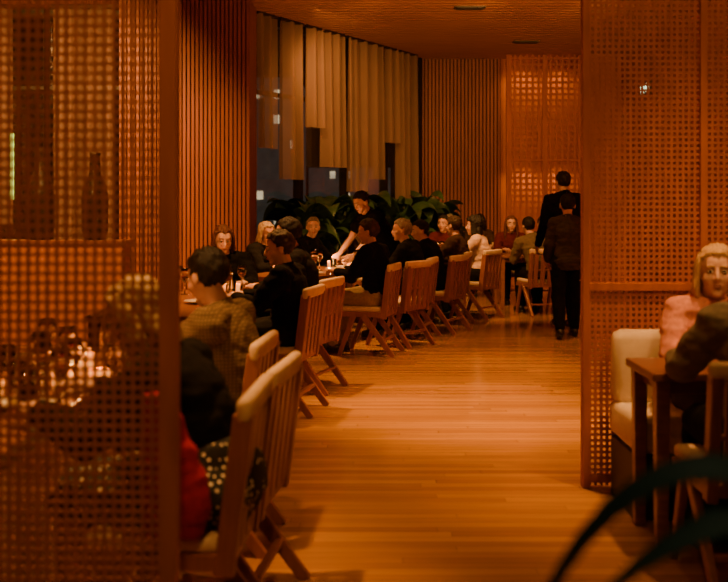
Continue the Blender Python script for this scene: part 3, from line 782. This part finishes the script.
# ------------------------------------------------------------------ plants
def leaf(bm, pts, width, n=14, roll=0):
    pts = [V(p) for p in pts]
    def bez(t):
        a = pts[:]
        while len(a) > 1: a = [p.lerp(q, t) for p, q in zip(a, a[1:])]
        return a[0]
    prev = None
    for i in range(n + 1):
        t = i / n; c = bez(t); tg = (bez(min(1, t + .02)) - bez(max(0, t - .02))).normalized()
        sx = tg.cross(V((0, 0, 1)))
        sx = sx.normalized() if sx.length > .05 else V((1, 0, 0))
        up = sx.cross(tg)
        if roll:
            cr, sr = cos(radians(roll)), sin(radians(roll)); sx, up = sx * cr + up * sr, up * cr - sx * sr
        wv = width * max(.04, sin(pi * min(1, max(0, (t - .12) / .88)) ** .8)) if t > .12 else width * .05
        row = [bm.verts.new(c - sx * wv + up * wv * .35), bm.verts.new(c), bm.verts.new(c + sx * wv + up * wv * .35)]
        if prev:
            for k in range(2): bm.faces.new((prev[k], prev[k + 1], row[k + 1], row[k]))
        prev = row
def plant(loc, h, n, label, seed, width=.08, m='leaf'):
    rnd = random.Random(seed)
    r = empty('leafy_plant', loc, 0, label, 'plant')
    bm = B(); sb = B()
    for i in range(n):
        a = 2 * pi * i / n * 1.618 + rnd.uniform(-.4, .4); ln = h * rnd.uniform(.33, .52); z0 = h * rnd.uniform(.14, .66)
        d = V((cos(a), sin(a), 0)); b = V((0, 0, z0)) + d * .03
        leaf(bm, [b, b + d * ln * .25 + V((0, 0, ln * .55)), b + d * ln * .66 + V((0, 0, ln * .75)), b + d * ln * .88 + V((0, 0, ln * rnd.uniform(.1, .65)))], width * rnd.uniform(.8, 1.25), roll=rnd.uniform(-35, 35))
        chain(sb, [(V((d.x * .015, d.y * .015, 0)), .008), (b, .006)], 6)
    mk('foliage', bm, M[m], r, True, recalc=False); mk('stem', sb, M['leaf2'], r, True)
    return r
for k, (t0, t1) in enumerate(((.1, 2.3), (2.45, 4.7))):
    r = empty('planter', (0, 0, 0), 0, ['long dark planter below the windows nearer the column', 'long dark planter below the windows nearer the back wall'][k], 'planter')
    c = W0 + WD * (t0 + t1) / 2 + WN * .55
    bm = B(); L = t1 - t0
    for s in (-1, 1):
        box(bm, c + WN * s * .19 + V((0, 0, .24)), (L, .03, .48), Rw); box(bm, c + WD * s * (L / 2 - .015) + V((0, 0, .24)), (.03, .36, .48), Rw)
    box(bm, c + V((0, 0, .02)), (L - .04, .34, .04), Rw); mk('box', bm, M['pot'], r, bevel=.004)
    bm = B(); box(bm, c + V((0, 0, .40)), (L - .07, .34, .06), Rw); mk('soil', bm, M['soil'], r)
ts = [.52, 1.0, 1.5, 2.02, 2.75, 3.3, 3.85, 4.4]
pl = ['leafy plant beside the batten column, behind the blonde diner', 'leafy plant second from the batten column', 'broad-leaved plant behind the grey-haired diner at the window', 'leafy plant just left of the bending server',
      'leafy plant just right of the bending server', 'leafy plant above the khaki-trousered diner', 'leafy plant behind the far-row grey-haired diner', 'leafy plant in the back corner against the wall battens']
for i, t in enumerate(ts):
    q = W0 + WD * t + WN * .55; plant((q.x, q.y, .43), [1.16, 1.28, 1.18, 1.28, 1.22, 1.2, 1.24, 1.24][i], 36, pl[i], i + 3, .13)

r = empty('foreground_plant', (.56, 1.2, 0), 0, 'dark blurred arching leaves in the bottom right foreground', 'plant')
bm = B(); lathe(bm, [(0, 0), (.14, 0), (.18, .42), (.165, .42), (.135, .04), (0, .04)], 28); mk('pot', bm, M['pot'], r, True)
bm = B(); lathe(bm, [(0, .34), (.155, .34), (.158, .36), (0, .375)], 24); mk('soil', bm, M['soil'], r)
bm = B()
for pts, wv, rl in ((((0, 0, .37), (.10, 0, 1.05), (-.01, .0, 1.29), (-.34, .02, 1.20), (-.39, .03, .79)), .020, 45),
                (((0, 0, .37), (.10, .02, 1.0), (.08, .0, 1.17), (-.16, .0, 1.13), (-.32, .0, .94)), .026, 50),
                (((.01, 0, .37), (.12, 0, .9), (.14, -.05, 1.13), (-.04, -.08, 1.11), (-.22, -.1, .99)), .028, 50),
                (((0, .02, .37), (.1, .05, .9), (.28, .1, 1.40), (.11, .1, 1.33), (-.08, .1, 1.05)), .024, 50),
                (((0, 0, .37), (.02, -.05, .8), (-.04, -.1, 1.03), (-.15, -.16, 1.01), (-.27, -.2, .91)), .030, 50),
                (((0, 0, .37), (.1, 0, .8), (.25, 0, 1.2), (.34, .05, 1.1), (.4, .08, .9)), .03, 50),
                (((0, 0, .37), (.05, 0, .9), (.08, 0, 1.15), (-.03, 0, 1.12), (-.13, 0, .99)), .032, 50),
                (((0, 0, .37), (.12, .03, .9), (.22, .03, 1.20), (.13, .03, 1.20), (.01, .03, 1.01)), .034, 50),
                (((0, 0, .37), (.12, .06, .9), (.24, .06, 1.26), (.19, .06, 1.26), (.08, .06, 1.01)), .034, 50),
                (((0, 0, .37), (.0, .1, .8), (.05, .2, 1.05), (.0, .3, 1.06), (-.05, .36, .9)), .03, 50)):
    leaf(bm, pts, wv, 24, rl)
mk('foliage', bm, M['leaf2'], r, True, recalc=False)

# ------------------------------------------------------------------ lights
WARM = (1.0, .435, .11)
def spot(x, y, z, tgt, power, ang=80, rad=.06, blend=.8, col=WARM):
    l = bpy.data.lights.new('spot', 'SPOT'); l.energy = power; l.spot_size = radians(ang); l.spot_blend = blend; l.shadow_soft_size = rad; l.color = col
    o = bpy.data.objects.new('spot_light', l); COL.objects.link(o); o.location = (x, y, z)
    o.rotation_euler = (V(tgt) - V((x, y, z))).to_track_quat('-Z', 'Y').to_euler()
    return o
Z = 3.88
for x, y, p, a in ((.45, 3.2, 28, 60), (.72, 5.7, 460, 44), (.8, 7.1, 1550, 44), (1.05, 8.9, 760, 44), (1.4, 10.6, 260, 50)): spot(x, y, Z, (x, y, 0), p, a, blend=1)
spot(-1.1, 3.7, Z, (-1.1, 3.7, 0), 700, 50)
spot(-.5, 4.3, Z, (-.55, 4.4, .6), 120, 40)
spot(.35, 2.1, Z, (-.45, 3.2, .6), 95, 34)  # extra spot added to light the near chairs from the camera side
spot(-1.0, 7.8, Z, (-1.0, 7.8, 0), 900, 52)
spot(-.5, 10.7, Z, (-.5, 10.7, 0), 900, 46)
spot(.4, 11.4, Z, (.6, 13.2, .7), 760, 50)
spot(1.6, 11.4, Z, (2.0, 13.8, .7), 440, 50)
spot(1.2, 13.6, Z, (1.55, 15.9, .8), 240, 50)
spot(-1.7, 10.4, Z, (-1.9, 12.3, 1.0), 105, 66)
spot(.3, 11.5, Z, (-.5, 15, 2.4), 250, 62)
spot(-.72, 12.75, 3.9, (.5, 16.2, 2.2), 180, 70)         # added to graze the curtains along the window wall and shade their folds
spot(1.5, 11.5, Z, (1.5, 17.4, 2.0), 130, 60)
spot(2.9, 11.5, Z, (3.0, 17.2, 2.0), 200, 60)
for zz, pw in ((3.9, 26), (2.2, 26), (1.0, 22)):
    for xx in (2.75, 3.35): spot(xx, 17.2, zz, (xx, 17.32, -2), pw, 140)
spot(1.5, 9.8, 2.9, (1.6, 14.0, 4.0), 230, 120, .2)      # added uplight to brighten the ceiling, hangs free without a fixture
spot(2.4, 8.2, Z, (4.4, 8.8, 2.0), 760, 100)
spot(3.2, 6.4, Z, (3.6, 7.5, 0.5), 420, 110)
spot(1.7, 4.35, Z, (1.65, 4.65, .5), 400, 44)
spot(1.5, 3.0, 2.2, (1.66, 4.7, 1.1), 30, 36)  # low spot without fixture, added to brighten the sofa diner's face
spot(1.2, 2.6, Z, (1.5, 3.9, 1.0), 40, 36)
spot(-3.6, 9.5, Z, (-3.9, 12.6, 1.8), 1500, 90)
spot(-3.2, 5.5, Z, (-5.1, 8, 1.2), 800, 100)
spot(-2.4, 8.6, Z, (-2.9, 10.4, .5), 600, 70)
spot(-.2, .6, Z, (-.7, 2.6, 1.2), 130, 60)
spot(1.6, 2.2, Z, (1.8, 5.2, 1.8), 160, 70)
spot(.75, .5, 2.6, (.5, 1.2, 1.1), 12, 60, col=(1, .8, .5))  # added spot that lifts the foreground leaves out of the dark
def glow(x, y, z, p):  # point lights added just above the tabletops to brighten the diners' faces
    l = bpy.data.lights.new('face_fill_glow', 'POINT'); l.energy = p; l.color = (1, .40, .10); l.shadow_soft_size = .02
    o = bpy.data.objects.new('face_fill_glow', l); COL.objects.link(o); o.location = (x, y, z)
glow(-1.14, 8.05, .835, 8); glow(-1.05, 3.9, .835, 4)
for s, f in ((.4, .85), (1.2, .95), (2.9, .82), (3.8, .6)):
    p = C0 + RD * s + FD * f; glow(p.x, p.y, .835, 7)
def area(x, y, z, sx, sy, power, col=WARM):  # soft fill added under the ceiling, not an actual fitting
    l = bpy.data.lights.new('area', 'AREA'); l.shape = 'RECTANGLE'; l.size = sx; l.size_y = sy; l.energy = power; l.color = col
    o = bpy.data.objects.new('ceiling_fill', l); COL.objects.link(o); o.location = (x, y, z); return o
area(0, 6.5, 3.9, 4, 7, 5)

w = bpy.data.worlds.new('World'); SC.world = w; w.use_nodes = True
w.node_tree.nodes['Background'].inputs['Color'].default_value = (.5, .28, .14, 1)
w.node_tree.nodes['Background'].inputs['Strength'].default_value = .008

# ------------------------------------------------------------------ camera
cd = bpy.data.cameras.new('camera'); cam = bpy.data.objects.new('camera', cd); COL.objects.link(cam)
cd.lens = 50; cd.sensor_width = 36; cd.shift_y = -86 / 728
cam.location = (0, 0, CH); cam.rotation_euler = (pi / 2, 0, 0)
cd.dof.use_dof = True; cd.dof.focus_distance = 9.0; cd.dof.aperture_fstop = 2.4
cd.clip_start = .05
SC.camera = cam
